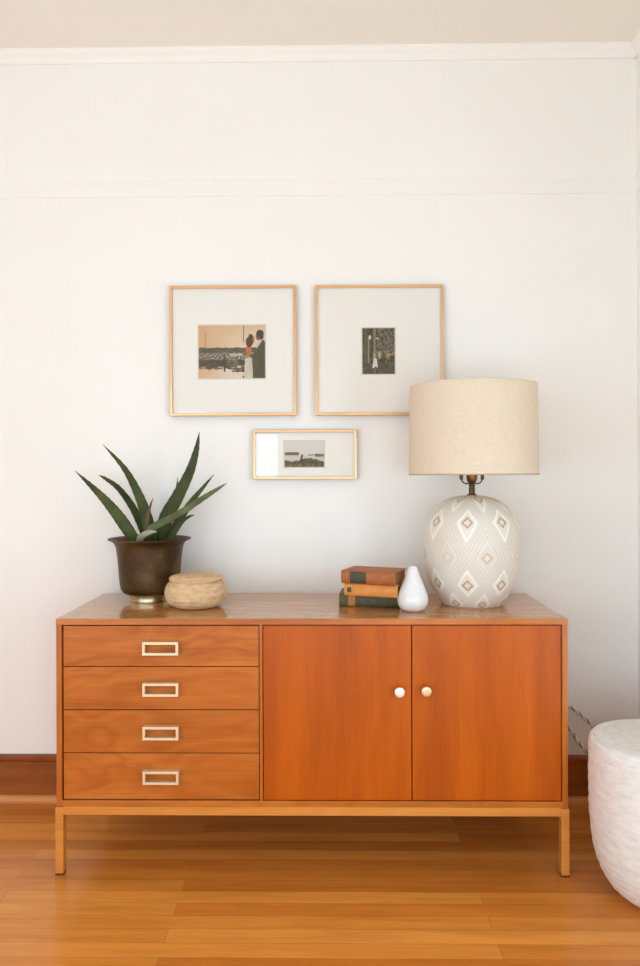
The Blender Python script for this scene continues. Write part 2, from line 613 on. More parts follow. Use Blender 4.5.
def side_trim(name, prof, z0, x, sgn, mat):
    bm = extrude_x([(a, z0 + b) for a, b in prof], FY, WY)
    for v in bm.verts:
        y_, d_ = v.co.x, v.co.y
        v.co = Vector((x + sgn * d_, y_, v.co.z))
    bmesh.ops.recalc_face_normals(bm, faces=bm.faces)
    return struct(name, bm, mat)


side_trim('trim_3', CROWN, ZC - 0.045, RX, -1, M['trim'])
side_trim('trim_4', RAIL, 2.214, RX, -1, M['wall'])
side_trim('trim_5', CROWN, ZC - 0.045, LX, 1, M['trim'])
BASE = [(0, 0), (0.016, 0), (0.016, 0.146), (0.019, 0.151), (0.021, 0.158), (0.021, 0.165), (0.015, 0.169), (0.006, 0.171), (0, 0.171)]
SHOE = [(0.016, 0)] + [(0.016 + 0.016 * math.cos(a * PI / 16), 0.027 * math.sin(a * PI / 16)) for a in range(9)]
struct('baseboard_back', extrude_x([(WY - a, b) for a, b in BASE], LX, RX), M['base'])
struct('trim_6', extrude_x([(WY - a, b) for a, b in SHOE], LX, RX), M['shoe'])
side_trim('baseboard_right', BASE, 0, RX, -1, M['base'])
side_trim('baseboard_left', BASE, 0, LX, 1, M['base'])

# ------------------------------------------------------------------ sideboard
SD, W2 = 0.46, 0.76
sb = thing('sideboard', 'long low mid-century wooden sideboard with four drawers and two doors against the white wall', 'sideboard', (0, 0.23, 0))


def sbpart(name, x0, x1, y0, y1, z0, z1, mat, bev=0.0012, parent=None):
    # coordinates are given from the sideboard's front edge (y = 0)
    return obj(name, B(x0, x1, y0 - 0.23, y1 - 0.23, z0, z1, bev=bev), mat, parent or sb)


CZ = 0.205
th = 0.0165
sbpart('top_panel', -W2, W2, 0, SD, T - 0.018, T, M['top'], 0.0018)
sbpart('top_edging', -W2, W2, -0.0012, 0.0, T - 0.018, T - 0.001, M['case'], 0.0004)
sbpart('bottom_panel', -W2 + .001, W2 - .001, 0.001, SD, CZ, CZ + 0.018, M['case'])
for s in (-1, 1):
    x0, x1 = (-W2, -W2 + th) if s < 0 else (W2 - th, W2)
    sbpart('side_panel', x0, x1, 0, SD, CZ, T - 0.018, M['casez'])
sbpart('back_panel', -W2 + th, W2 - th, SD - 0.012, SD - 0.002, CZ + 0.018, T - 0.018, M['casez'], 0)
sbpart('divider', -0.1525, -0.1435, 0.001, SD - 0.012, CZ + 0.018, T - 0.018, M['casez'])

pull_proto = None
for z0, z1, hz in ((0.6235, 0.7440, 0.677), (0.4945, 0.6210, 0.555), (0.3655, 0.4920, 0.426), (0.2265, 0.3630, 0.294)):
    d = sbpart('drawer', -0.7395, -0.1545, 0.004, 0.42, z0, z1, M['drawer'])
    h = obj('handle', rect_ring(0.107, 0.040, 0.008, -0.2445, -0.2262, 0.0012), M['pull'], d, label='pale metal open rectangular pull')
    h.location = (-0.4455, 0, hz + 0.002)
doors = []
for x0, x1 in ((-0.1415, 0.2985), (0.3015, 0.7415)):
    doors.append(sbpart('door', x0, x1, 0.004, 0.022, CZ + 0.0205, 0.7445, M['door']))
KNOB = smooth_prof([(0.006, 0), (0.0055, 0.008), (0.008, 0.013), (0.0142, 0.015), (0.0150, 0.0175), (0.0150, 0.021), (0.0138, 0.0232), (0.008, 0.0242), (0.0001, 0.0245)], 26)
for d, x, z, mt, lb in ((doors[0], 0.262, 0.5515, 'knobw', 'round metal knob with brightness from its angle coloured in'), (doors[1], 0.341, 0.554, 'knobg', 'round metal knob with a warm reflection coloured in')):
    k = obj('knob', lathe(KNOB, 32), M[mt], d, True, label=lb)
    k.rotation_euler = (PI / 2, 0, 0)
    k.location = (x, 0.004 - 0.23, z)
# slim square base frame: rails and legs
t = 0.024
for s in (-1, 1):
    xo = s * (W2 + 0.004)
    xi = xo - s * t
    for y0, y1 in ((0.0, t), (SD - t, SD)):
        lg = sbpart('leg', min(xo, xi), max(xo, xi), y0, y1, 0.006, CZ - 0.002, M['leg'], 0.001)
        sbpart('foot_pad', min(xo, xi), max(xo, xi), y0, y1, 0.0, 0.006, M['pad'], 0.0008, lg)
    sbpart('side_rail', min(xo, xi), max(xo, xi), t, SD - t, CZ - 0.025, CZ, M['leg'], 0.001)
for y0, y1 in ((0.0, t), (SD - t, SD)):
    sbpart('rail', -W2 - .004 + t, W2 + .004 - t, y0, y1, CZ - 0.025, CZ, M['leg'], 0.001)

# ------------------------------------------------------------------ pictures
def in_poly(u, v, P):
    c = False
    j = len(P) - 1
    for i in range(len(P)):
        (xi, yi), (xj, yj) = P[i], P[j]
        if (yi > v) != (yj > v) and u < (xj - xi) * (v - yi) / (yj - yi) + xi:
            c = not c
        j = i
    return c


def ell(u, v, cx, cy, rx, ry):
    return ((u - cx) / rx) ** 2 + ((v - cy) / ry) ** 2 < 1


def lerp(a, b, t):
    t = max(0, min(1, t))
    return tuple(x + (y - x) * t for x, y in zip(a, b))


def nz(u, v, k, s=0):
    return 0.5 + 0.5 * pnoise(Vector((u * k, v * k, s * 3.1 + 0.37)))


def harbour(u, v):
    """A couple on a quay at sunset, boats behind."""
    n = nz(u, v, 14, 1)
    n2 = nz(u * 0.6, v * 1.4, 26, 2)
    if v < 0.42 + 0.02 * (n - 0.5):
        c = lerp((216, 172, 126), (228, 204, 172), u * 1.7)
        c = lerp(c, (214, 176, 134), max(0, 0.5 - v * 2))
        c = lerp(c, (205, 165, 125), (nz(u, v, 45, 3) - 0.5) * 0.8)
        if abs(u - 0.10) < 0.008 and v > 0.1:
            c = (196, 152, 110)
    elif v < 0.52:
        c = lerp((82, 76, 58), (112, 104, 84), n2)
    elif v < 0.65:
        c = lerp((84, 78, 60), (214, 204, 184), (nz(u * 0.8, v * 1.8, 44, 7) - 0.42) * 3.2)
        if 0.46 < u < 0.66 and 0.53 < v < 0.575:
            c = (196, 188, 170)
    elif v < 0.76:
        c = lerp((66, 58, 42), (96, 88, 70), n2)
        if u > 0.42:
            c = lerp(c, (150, 140, 122), (n2 - .45) * 2)
    elif v < 0.83 + 0.06 * (n - 0.5) + (0.05 if u > 0.5 else 0):
        c = lerp((84, 74, 56), (205, 180, 150), (n2 - 0.42) * 3)
    else:
        c = lerp((224, 176, 130), (228, 212, 190), u * 2.2)
        c = lerp(c, (190, 170, 145), (n2 - 0.6) * 2)
    if abs(u - 0.39) < 0.012 and 0.55 < v < 0.88:
        c = (76, 68, 52)
    if abs(u - 0.675) < 0.006 and v < 0.32:
        c = (118, 100, 82)
    if v > 0.95 and 0.66 < u < 1:
        c = (96, 84, 62)
    # groom
    if in_poly(u, v, [(0.73, 0.60), (0.86, 0.50), (0.87, 0.60), (0.75, 0.66)]):
        c = (82, 78, 56)
    if in_poly(u, v, [(0.86, 0.42), (0.90, 0.33), (0.97, 0.27), (1.0, 0.31), (1.01, 1.01), (0.815, 1.01), (0.82, 0.66), (0.75, 0.62), (0.74, 0.58), (0.81, 0.56)]):
        c = lerp((70, 68, 48), (92, 90, 66), nz(u, v, 9, 5))
    if in_poly(u, v, [(0.87, 0.34), (0.93, 0.28), (0.95, 0.30), (0.87, 0.45)]):
        c = (206, 196, 176)
    if ell(u, v, 0.90, 0.21, 0.042, 0.075):
        c = (140, 92, 66)
    if ell(u, v, 0.925, 0.155, 0.056, 0.07) or (ell(u, v, 0.945, 0.2, 0.035, 0.07)):
        c = (66, 58, 42)
    # bride
    if in_poly(u, v, [(0.70, 0.42), (0.75, 0.38), (0.80, 0.42), (0.79, 0.54), (0.75, 0.62), (0.72, 0.55)]):
        c = (190, 114, 66)
    if in_poly(u, v, [(0.70, 0.62), (0.76, 0.60), (0.80, 0.62), (0.81, 0.8), (0.82, 1.01), (0.685, 1.01), (0.69, 0.8)]):
        c = lerp((222, 214, 198), (196, 184, 164), nz(u * 3, v * .5, 9, 6))
    if ell(u, v, 0.815, 0.27, 0.03, 0.07):
        c = (176, 116, 84)
    if ell(u, v, 0.762, 0.315, 0.054, 0.10) or ell(u, v, 0.785, 0.215, 0.034, 0.05):
        c = (82, 62, 44)
    return c


def forest(u, v):
    """Dark wood with pale trunks and a figure in white."""
    n = nz(u, v * 1.4, 18, 11)
    n2 = nz(u, v * 1.4, 34, 12)
    c = lerp((44, 38, 25), (112, 104, 82), (n - 0.5) * 1.6 + 0.42 + (nz(u, v * 1.4, 60, 14) - 0.5) * 0.7)
    if u > 0.45 and v < 0.5:
        c = lerp(c, (158, 152, 130), (n2 - 0.5) * 3.2 + 0.1)
    if v > 0.75:
        c = lerp((50, 44, 30), (142, 132, 106), (n2 - .5) * 2.2 + 0.3)
    if 0.50 < v < 0.62 and u > 0.40:
        c = lerp(c, (178, 164, 132), 0.35 + (n2 - 0.5) * 3)
    if abs(u - 0.09) < 0.03 and v < 0.75:
        c = lerp((86, 80, 60), (116, 108, 86), n2)
    if abs(u - 0.19) < 0.03 and 0.22 < v < 0.77:
        c = lerp((132, 112, 94), (166, 148, 126), n2)
    if abs(u - 0.375) < 0.038 and v < 0.64:
        c = lerp((112, 102, 80), (160, 146, 122), n2)
    if abs(u - 0.80) < 0.02 and 0.15 < v < 0.55:
        c = (126, 118, 94)
    if ell(u, v, 0.23, 0.20, 0.04, 0.05) or ell(u, v, 0.46, 0.22, 0.035, 0.018):
        c = (212, 204, 186)
    if abs((v - 0.22) - (u - 0.46) * 1.2) < 0.012 and 0.46 < u < 0.58:
        c = (170, 160, 138)
    if ell(u + 0.05 * (n2 - .5), v, 0.53, 0.585, 0.05, 0.085):
        c = lerp((204, 194, 168), (150, 138, 110), n)
    if ell(u + 0.12 * (n2 - .5), v + 0.12 * (n - .5), 0.78, 0.60, 0.05, 0.085):
        c = lerp((188, 158, 116), (150, 124, 88), n)
    if ell(u, v, 0.38, 0.60, 0.05, 0.05):
        c = (176, 156, 126)
    if in_poly(u, v, [(0.34, 0.66), (0.44, 0.66), (0.48, 0.87), (0.40, 0.84), (0.30, 0.89), (0.33, 0.75)]):
        c = (226, 218, 200)
    if in_poly(u, v, [(0.36, 0.88), (0.42, 0.88), (0.41, 0.99), (0.37, 0.99)]):
        c = (160, 92, 54)
    return c


def shore(u, v):
    """Faded beach view with a lone dark figure."""
    n = nz(u * 1.5, v, 16, 21)
    n2 = nz(u * 1.5, v, 34, 22)
    c = lerp((222, 220, 210), (216, 210, 196), v)
    if v > 0.56:
        c = (212, 202, 186)
    if (u < 0.37 and abs(v - 0.49 + 0.03 * (u - .2)) < 0.055 * (0.6 + n)) or (u > 0.76 and abs(v - 0.545) < 0.05 * (.5 + n)):
        c = lerp((74, 66, 50), (150, 138, 116), n2)
    elif u > 0.58 and abs(v - 0.535) < 0.03 * (0.4 + n):
        c = (150, 138, 118)
    edge = 0.72 + 0.06 * math.sin(u * 7.5 + 0.2) + 0.10 * (n - 0.5)
    if v > edge:
        c = lerp((60, 56, 38), (140, 132, 104), n2 * 1.5 - 0.45)
        if v > 0.88:
            c = lerp(c, (176, 158, 128), (n - .4) * 1.4)
    if abs(u - 0.43) < 0.025 and 0.60 < v < 0.84:
        c = (72, 62, 48)
    if ell(u, v, 0.445, 0.57, 0.03, 0.05):
        c = (84, 70, 52)
    return c


def photo_mesh(w, h, nx, ny, fn):
    bm = bmesh.new()
    lay = bm.verts.layers.float_color.new('Col')
    rows = []
    for j in range(ny + 1):
        row = []
        for i in range(nx + 1):
            u, v = i / nx, j / ny
            p = bm.verts.new(((u - 0.5) * w, 0, (0.5 - v) * h))
            p[lay] = (*lin(fn(u, v)), 1)
            row.append(p)
        rows.append(row)
    for j in range(ny):
        for i in range(nx):
            bm.faces.new((rows[j][i], rows[j + 1][i], rows[j + 1][i + 1], rows[j][i + 1]))
    return bm


def picture(label, cx, cz, w, h, pw, ph, pdx, pdz, fn, n, mat, bar=0.0098, tilt=(0, 0, 0)):
    f = thing('picture_frame', label, 'picture frame', (cx, WY - 0.012, cz), tilt, 'gold framed photographs on the wall')
    obj('frame', rect_ring(w, h, bar, -0.0115, 0.010, 0.0015), M[mat], f)
    obj('mat_board', B(-w / 2 + bar * .7, w / 2 - bar * .7, -0.004, 0.006, -h / 2 + bar * .7, h / 2 - bar * .7), M['mat'], f)
    r = obj('mat_bevel', rect_ring(pw + 0.008, ph + 0.008, 0.004, -0.0048, -0.004, 0), M['bevel'], f)
    r.location = (pdx, 0, pdz)
    p = obj('photograph', photo_mesh(pw, ph, n, int(n * ph / pw), fn), M['pic'], f)
    p.location = (pdx, -0.0046, pdz)
    obj('glass', B(-w / 2 + bar * .7, w / 2 - bar * .7, -0.0085, -0.0070, -h / 2 + bar * .7, h / 2 - bar * .7), M['pane'], f)
    return f


picture('large square gold frame with a harbour photo of an embracing couple, above the plant', -0.2895, 1.6455, 0.461, 0.473, 0.242, 0.192, -0.0045, -0.0035, harbour, 150, 'gold', tilt=(0.0, 0, 0))
picture('large square gold frame with a small dark upright forest photo, partly behind the lampshade', 0.242, 1.645, 0.466, 0.472, 0.117, 0.166, -0.0025, -0.003, forest, 90, 'goldw', tilt=(0, 0, 0))
picture('small oblong gold frame with a faded shore photo, hanging below the two square frames', -0.029, 1.2675, 0.378, 0.179, 0.143, 0.094, -0.0025, 0.0015, shore, 100, 'gold', 0.0092)

# ------------------------------------------------------------------ potted aloe
PX, PY = -0.56, 0.335
al = thing('potted_aloe', 'spiky green aloe plant in a dark bronze flared pot on the sideboard\'s left end', 'plant', (PX, PY, T))
pot = obj('pot', lathe(smooth_prof([(0.066, 0.024), (0.084, 0.026), (0.0935, 0.034), (0.099, 0.048), (0.103, 0.08), (0.106, 0.12), (0.110, 0.16), (0.115, 0.187), (0.124, 0.2), (0.137, 0.207), (0.1405, 0.210), (0.137, 0.212), (0.126, 0.208), (0.112, 0.192), (0.104, 0.17)], 70), 96, close_top=False), M['pot'], al, True)
obj('pot_foot', lathe([(0.069, 0), (0.0695, 0.002), (0.0685, 0.005), (0.0685, 0.020), (0.070, 0.023), (0.070, 0.026), (0.05, 0.026)], 64), M['foot'], pot, True, label='shiny worn silver foot ring')
bm = lathe([(0.113, 0.186), (0.08, 0.190), (0.04, 0.194), (0.0001, 0.196)], 48, disp=lambda a, s, r, z: 0.0015 * math.sin(a * 11 + s * 90), close_bottom=False)
for v in bm.verts:
    v.co.z += 0.005 * pnoise(Vector((v.co.x * 60, v.co.y * 60, 1)))
obj('soil', bm, M['soil'], al, True)


def leaf(pts, w, mat='leaf', label=None, twist=0.0, thick=0.34, cup=0.25):
    """Fleshy tapering leaf along pts (world x, y, z), base first; w = width at the base."""
    n = 46
    path = spline([(x - PX, y - PY, z - T) for x, y, z in pts], n)
    bm = bmesh.new()
    rows = []
    K = 12
    for i, p in enumerate(path):
        s = i / (n - 1)
        tg = (path[min(i + 1, n - 1)] - path[max(i - 1, 0)]).normalized()
        view = Vector((math.sin(twist), -math.cos(twist), 0.15))
        side = tg.cross(view).normalized()
        nrm = side.cross(tg).normalized()
        ww = w * (0.86 + 0.28 * math.sin(min(1, s * 3.2) * PI * 0.5) - 0.14) * max(0.015, (1 - s ** 1.5)) ** 0.85
        tt = ww * thick * (1.25 - 0.4 * s)
        row = []
        for k in range(K):
            a = 2 * PI * k / K
            cx, cy = math.cos(a), math.sin(a)
            ext = 1.0
            if k in (0, K // 2) and i % 3 == 1 and 0.05 < s < 0.93:
                ext = 1.0 + 0.0009 / max(ww * 0.5, 0.003)     # small marginal teeth
            off = side * (cx * ww * 0.5 * ext) + nrm * (cy * tt * 0.5 - cup * ww * 0.5 * (1 - cx * cx) * 0.8)
            row.append(bm.verts.new(p + off))
        rows.append(row)
    for i in range(n - 1):
        for k in range(K):
            k2 = (k + 1) % K
            bm.faces.new((rows[i][k], rows[i][k2], rows[i + 1][k2], rows[i + 1][k]))
    bm.faces.new(list(reversed(rows[0])))
    bm.faces.new(rows[-1])
    bmesh.ops.recalc_face_normals(bm, faces=bm.faces)
    return obj('leaf', bm, M[mat], al, True, label=label)


SZ = T + 0.185
leaf([(-0.595, .32, SZ), (-0.647, .31, 1.035), (-0.690, .30, 1.095), (-0.742, .30, 1.150), (-0.806, .30, 1.210)], 0.046)
leaf([(-0.575, .35, SZ), (-0.592, .37, 1.005), (-0.634, .39, 1.082), (-0.686, .40, 1.148), (-0.732, .40, 1.182), (-0.757, .40, 1.195)], 0.032, twist=0.3)
leaf([(-0.552, .345, SZ), (-0.568, .345, 1.03), (-0.598, .345, 1.12), (-0.648, .345, 1.215), (-0.724, .345, 1.301)], 0.046)
leaf([(-0.530, .36, SZ), (-0.512, .365, 1.04), (-0.470, .37, 1.12), (-0.428, .37, 1.205), (-0.404, .365, 1.28), (-0.392, .36, 1.344)], 0.056)
leaf([(-0.545, .37, SZ), (-0.532, .385, 1.03), (-0.497, .39, 1.09), (-0.480, .39, 1.13), (-0.474, .39, 1.187)], 0.030, twist=-0.3, mat='leaf')
leaf([(-0.515, .36, SZ), (-0.486, .37, 1.005), (-0.430, .38, 1.092), (-0.390, .385, 1.143), (-0.345, .39, 1.197)], 0.034, twist=-0.2)
leaf([(-0.570, .30, SZ), (-0.540, .275, 1.012), (-0.448, .26, 1.062), (-0.358, .25, 1.119), (-0.310, .25, 1.149), (-0.280, .25, 1.168)], 0.030, mat='leafold', label='paler grey green leaf reaching right')
leaf([(-0.500, .33, SZ), (-0.478, .325, 0.99), (-0.446, .32, 1.034), (-0.420, .315, 1.052), (-0.400, .315, 1.058)], 0.022)
leaf([(-0.562, .325, SZ), (-0.566, .32, 1.03), (-0.558, .32, 1.075), (-0.544, .32, 1.118)], 0.019, mat='leafred', label='short reddish young shoot')
leaf([(-0.585, .30, SZ), (-0.572, .262, 0.985), (-0.540, .245, 1.004), (-0.512, .245, 1.006)], 0.03, mat='dry', label='dry pale leaf stub', thick=0.6)
leaf([(-0.515, .35, SZ), (-0.495, .35, 0.992), (-0.474, .35, 1.025), (-0.458, .35, 1.042)], 0.026, mat='leafbrown', twist=-0.4, label='brown drying leaf')

# ------------------------------------------------------------------ lidded straw basket
bk = thing('lidded_basket', 'small round straw basket with flat lid beside the plant pot', 'basket', (-0.378, 0.205, T))


def coil(a, s, r, z):
    return 0.0011 * math.sin(2 * PI * s / 0.0075 + 0.35 * math.sin(a)) + 0.0007 * math.sin(a * 66 + math.floor(s / 0.0075) * PI) if r > 0.02 else 0


bb = smooth_prof([(0.030, 0.0), (0.060, 0.0), (0.078, 0.007), (0.093, 0.022), (0.100, 0.044), (0.0975, 0.063), (0.089, 0.078), (0.0795, 0.087)], 90)
obj('body', lathe(bb, 132, disp=coil), M['straw'], bk, True)
bl = smooth_prof([(0.060, 0.0872), (0.082, 0.0872), (0.0868, 0.0890), (0.0880, 0.0925), (0.0855, 0.0970), (0.077, 0.1010), (0.05, 0.1045), (0.02, 0.106), (0.0001, 0.1065)], 70)
obj('lid', lathe(bl, 132, disp=coil), M['straw'], bk, True, loc=(0.002, 0, 0))

# ------------------------------------------------------------------ books
def book(label, corner, ang, L, D, H, mat, z):
    """Closed book lying flat; corner = spine's left end; spine along local x facing -y."""
    k = thing('book', label, 'book', (corner[0], corner[1], z), (0, 0, math.radians(ang)), 'old books stacked on the sideboard')
    bm = bmesh.new()
    n = 9
    out, inn = [], []
    # rounded spine profile in (y, z), then the two boards
    for i in range(n + 1):
        a = PI * i / n - PI / 2
        out.append((0.007 - 0.007 * math.cos(a), H / 2 + math.sin(a) * H / 2))
        inn.append((0.007 - 0.0045 * math.cos(a), H / 2 + math.sin(a) * (H / 2 - 0.003)))
    prof = [(D, 0)] + [(y, zz) for y, zz in out] + [(D, H), (D, H - 0.003)] + [(y, zz) for y, zz in reversed(inn)] + [(D, 0.003)]
    a_ = [bm.verts.new((0, y, zz)) for y, zz in prof]
    b_ = [bm.verts.new((L, y, zz)) for y, zz in prof]
    m = len(prof)
    for i in range(m):
        j = (i + 1) % m
        bm.faces.new((a_[i], a_[j], b_[j], b_[i]))
    # end caps as a strip between outer and inner outlines
    half = m // 2
    for V in (a_, b_):
        for i in range(half - 1):
            bm.faces.new((V[i], V[i + 1], V[m - 2 - i], V[m - 1 - i]))
    bmesh.ops.recalc_face_normals(bm, faces=bm.faces)
    cv = obj('cover', bm, M[mat], k)
    obj('page_block', B(0.004, L - 0.004, 0.0055, D - 0.004, 0.0031, H - 0.0031), M['pages'], k)
    return k, cv


def band(cv, x0, x1, H, mat, lift=0.0006, zr=(0.06, 0.94), name='spine_label', label=None):
    """Thin wrapped strip on the rounded spine."""
    bm = bmesh.new()
    n = 10
    rows = []
    for i in range(n + 1):
        q = zr[0] + (zr[1] - zr[0]) * i / n
        a = math.asin(max(-1, min(1, (q - 0.5) * 2)))
        y = 0.007 - 0.007 * math.cos(a)
        rows.append([bm.verts.new((x, y - d, H * q)) for x, d in ((x0, lift), (x1, lift), (x1, -0.0004), (x0, -0.0004))])
    for i in range(n):
        for k in range(4):
            k2 = (k + 1) % 4
            bm.faces.new((rows[i][k], rows[i][k2], rows[i + 1][k2], rows[i + 1][k]))
    bm.faces.new(rows[0])
    bm.faces.new(list(reversed(rows[-1])))
    bmesh.ops.recalc_face_normals(bm, faces=bm.faces)
    return obj(name, bm, M[mat], cv, label=label)


H3, H2, H1 = 0.0405, 0.040, 0.0415
b3, c3 = book('old book with a dark green spine and orange band, lowest of the stack', (0.088, 0.195), -6, 0.196, 0.135, H3, 'leather3', T)
band(c3, 0.030, 0.052, H3, 'labelo', label='orange band on the spine')
b2, c2 = book('old book with a tan orange spine, middle of the stack', (0.104, 0.166), -18, 0.174, 0.125, H2, 'leather2', T + H3)
band(c2, 0.010, 0.024, H2, 'labeld', zr=(0.3, 0.7), name='spine_ornament', label='small dark ornament')
band(c2, 0.030, 0.032, H2, 'gilt', name='gilt_line')
b1, c1 = book('brown cloth old book with a dark spine label, topmost of the stack', (0.094, 0.164), -22.5, 0.179, 0.127, H1, 'leather1', T + H3 + H2)
band(c1, 0.030, 0.084, H1, 'labeld', label='dark rectangular title patch')
band(c1, 0.018, 0.0195, H1, 'gilt', name='gilt_line')

# ------------------------------------------------------------------ white teardrop vase
vp = smooth_prof([(0.022, 0.0), (0.030, 0.0006), (0.040, 0.008), (0.0470, 0.022), (0.0488, 0.036), (0.0460, 0.052), (0.038, 0.074), (0.0275, 0.098), (0.0180, 0.122), (0.0134, 0.134), (0.0124, 0.1375), (0.0105, 0.138), (0.009, 0.134), (0.0085, 0.118)], 80)
vs = obj('vase', lathe(vp, 64), M['white'], None, True, loc=(0.3185, 0.1285, T))
vs['label'] = 'small white glossy teardrop vase in front of the books and the lamp'
vs['category'] = 'vase'

# ------------------------------------------------------------------ table lamp
lp = thing('table_lamp', 'large table lamp with beige drum shade and white diamond patterned ceramic base', 'lamp', (0.529, 0.25, T))
LP = smooth_prof([(0.0985, 0.0), (0.1, 0.004), (0.116, 0.028), (0.133, 0.058), (0.1445, 0.090), (0.155, 0.135), (0.1595, 0.174), (0.159, 0.212), (0.151, 0.259), (0.130, 0.302), (0.094, 0.337), (0.055, 0.353), (0.018, 0.3585)], 230)
ROWZ = [(-0.08, -1), (0.015, 0), (0.079, 1), (0.167, 2), (0.276, 3), (0.348, 4), (0.40, 5)]


def rowq(z):
    for (z0, q0), (z1, q1) in zip(ROWZ, ROWZ[1:]):
        if z <= z1:
            return q0 + (q1 - q0) * (z - z0) / (z1 - z0)
    return 5


ROWC = {q: z for z, q in ROWZ}


def radius_at(z):
    for (r0, z0), (r1, z1) in zip(LP, LP[1:]):
        if z <= z1:
            return r0 + (r1 - r0) * (z - z0) / max(1e-9, z1 - z0)
    return LP[-1][0]


def lamp_tone(a, z):
    """Colour and relief of the glaze: a lattice of tall diamonds, a small square in each."""
    step = math.radians(22.5)
    du = (a + math.radians(107)) / step + 1
    q = rowq(z)
    best = None
    for qi in range(-1, 6):
        ui = round((du - qi) / 2) * 2 + qi
        d = abs(du - ui) + abs(q - qi)
        if best is None or d < best[0]:
            best = (d, qi, ui)
    d, qi, ui = best
    dm = abs(du - ui) * step * radius_at(z) + abs(z - ROWC[qi])      # metres from the diamond's centre
    soft = qi == 2
    plain_centre = soft and int(round(ui)) % 4 == 0
    k = 0.72 if qi in (0, 4) else 1.0
    if d < 0.5 and dm < 0.0115 * k:
        return (224, 214, 198), 0.2
    if d < 0.5 and dm < 0.0185 * k:
        return ((206, 199, 187) if plain_centre else (194, 172, 144) if soft else (178, 150, 120)), -0.5
    if soft:
        bands = [(0.34, (217, 210, 198), 0.1), (0.40, (209, 202, 190), -0.3), (0.58, (222, 215, 204), 0.4)]
    else:
        bands = [(0.40, (226, 219, 207), 0.1), (0.44, (217, 210, 198), 0.0), (0.60, (242, 237, 227), 0.9)]
    bands += [(0.64, (207, 200, 189), -0.5), (0.78, (221, 214, 203), 0.5), (0.84, (209, 202, 191), -0.4), (0.95, (222, 215, 204), 0.4), (9, (212, 205, 193), 0)]
    for lim, c, h in bands:
        if d < lim:
            break
    if z < 0.004:
        c, h = (176, 158, 136), 0
    return c, h


SEG = 420
bm = lathe(LP, SEG, disp=lambda a, s, r, z: 0.0007 * lamp_tone(a, z)[1] if r > 0.03 else 0)
lay = bm.verts.layers.float_color.new('Col')
for v in bm.verts:
    a = math.atan2(v.co.y, v.co.x)
    c, _ = lamp_tone(a if a >= 0 else a + 2 * PI, v.co.z)
    g = 0.97 + 0.06 * nz(v.co.x, v.co.z, 30, 4)
    v[lay] = (*[min(0.92, k * g * 1.07) for k in lin(c)], 1)
body = obj('ceramic_base', bm, M['lampbody'], lp, True, label='white ceramic base with raised diamond pattern')
st = obj('stem', lathe([(0.016, 0.357), (0.016, 0.361), (0.0105, 0.363), (0.0098, 0.366), (0.0098, 0.376), (0.0112, 0.378), (0.0098, 0.380), (0.0098, 0.394), (0.013, 0.396), (0.013, 0.398), (0.004, 0.398)], 32), M['bronze'], lp, True)
obj('socket', lathe([(0.006, 0.398), (0.0125, 0.400), (0.0165, 0.408), (0.018, 0.418), (0.018, 0.445), (0.0165, 0.448), (0.0165, 0.480), (0.013, 0.482), (0.004, 0.482)], 32), M['bronzel'], lp, True)
# harp: saddle arms, ferrules and the wire up to the shade's spider
bm = bmesh.new()
hp = [(0, 0.397), (0.012, 0.3965), (0.024, 0.398), (0.032, 0.405), (0.0345, 0.416), (0.035, 0.43), (0.036, 0.47), (0.05, 0.55), (0.053, 0.61), (0.045, 0.67), (0.02, 0.702), (0, 0.708)]
for s in (-1, 1):
    tube(bm, spline([(s * x, 0, z) for x, z in hp], 70), 0.0024, 8)
hw = obj('harp', bm, M['bronze'], lp, True)
for s in (-1, 1):
    bm = lathe([(0.003, -0.012), (0.0055, -0.010), (0.0062, 0), (0.0048, 0.006), (0.0058, 0.010), (0.003, 0.013)], 20)
    obj('ferrule', bm, M['bronze'], hw, True, loc=(s * 0.0347, 0, 0.421))
R0, R1, Z0, Z1 = 0.2100, 0.2065, 0.426, 0.719
prof = [(R0, Z0), (R1, Z1), (R1 - 0.0012, Z1), (R0 - 0.0012, Z0), (R0, Z0)]
sh = obj('lamp_shade', lathe([(R0 + (R1 - R0) * i / 40, Z0 + (Z1 - Z0) * i / 40) for i in range(41)] + [(R1 - 0.0014 + (R0 - R1) * i / 40, Z1 - (Z1 - Z0) * i / 40) for i in range(41)] + [(R0, Z0)], 160, close_bottom=False, close_top=False), M['shade'], lp, True, label='beige linen drum shade')
sh.location = (0.004, 0, 0)
obj('hem', lathe([(R0 - 0.002, Z0 - 0.001), (R0 + 0.0008, Z0 - 0.001), (R0 + 0.0008, Z0 + 0.003), (R0 - 0.002, Z0 + 0.003), (R0 - 0.002, Z0 - 0.001)], 120, close_bottom=False, close_top=False), M['hem'], sh, True)
bm = bmesh.new()
for k in range(3):
    a = 2 * PI * k / 3 + 0.5
    tube(bm, spline([(0.012 * math.cos(a), 0.012 * math.sin(a), 0.709), ((R1 * .5) * math.cos(a), (R1 * .5) * math.sin(a), 0.709), ((R1 - .005) * math.cos(a), (R1 - .005) * math.sin(a), 0.714)], 12), 0.0018, 8)
tube(bm, [Vector(((R1 - .0045) * math.cos(2 * PI * i / 64), (R1 - .0045) * math.sin(2 * PI * i / 64), 0.714)) for i in range(65)], 0.0016, 8)
obj('spider', bm, M['bronze'], sh, True)

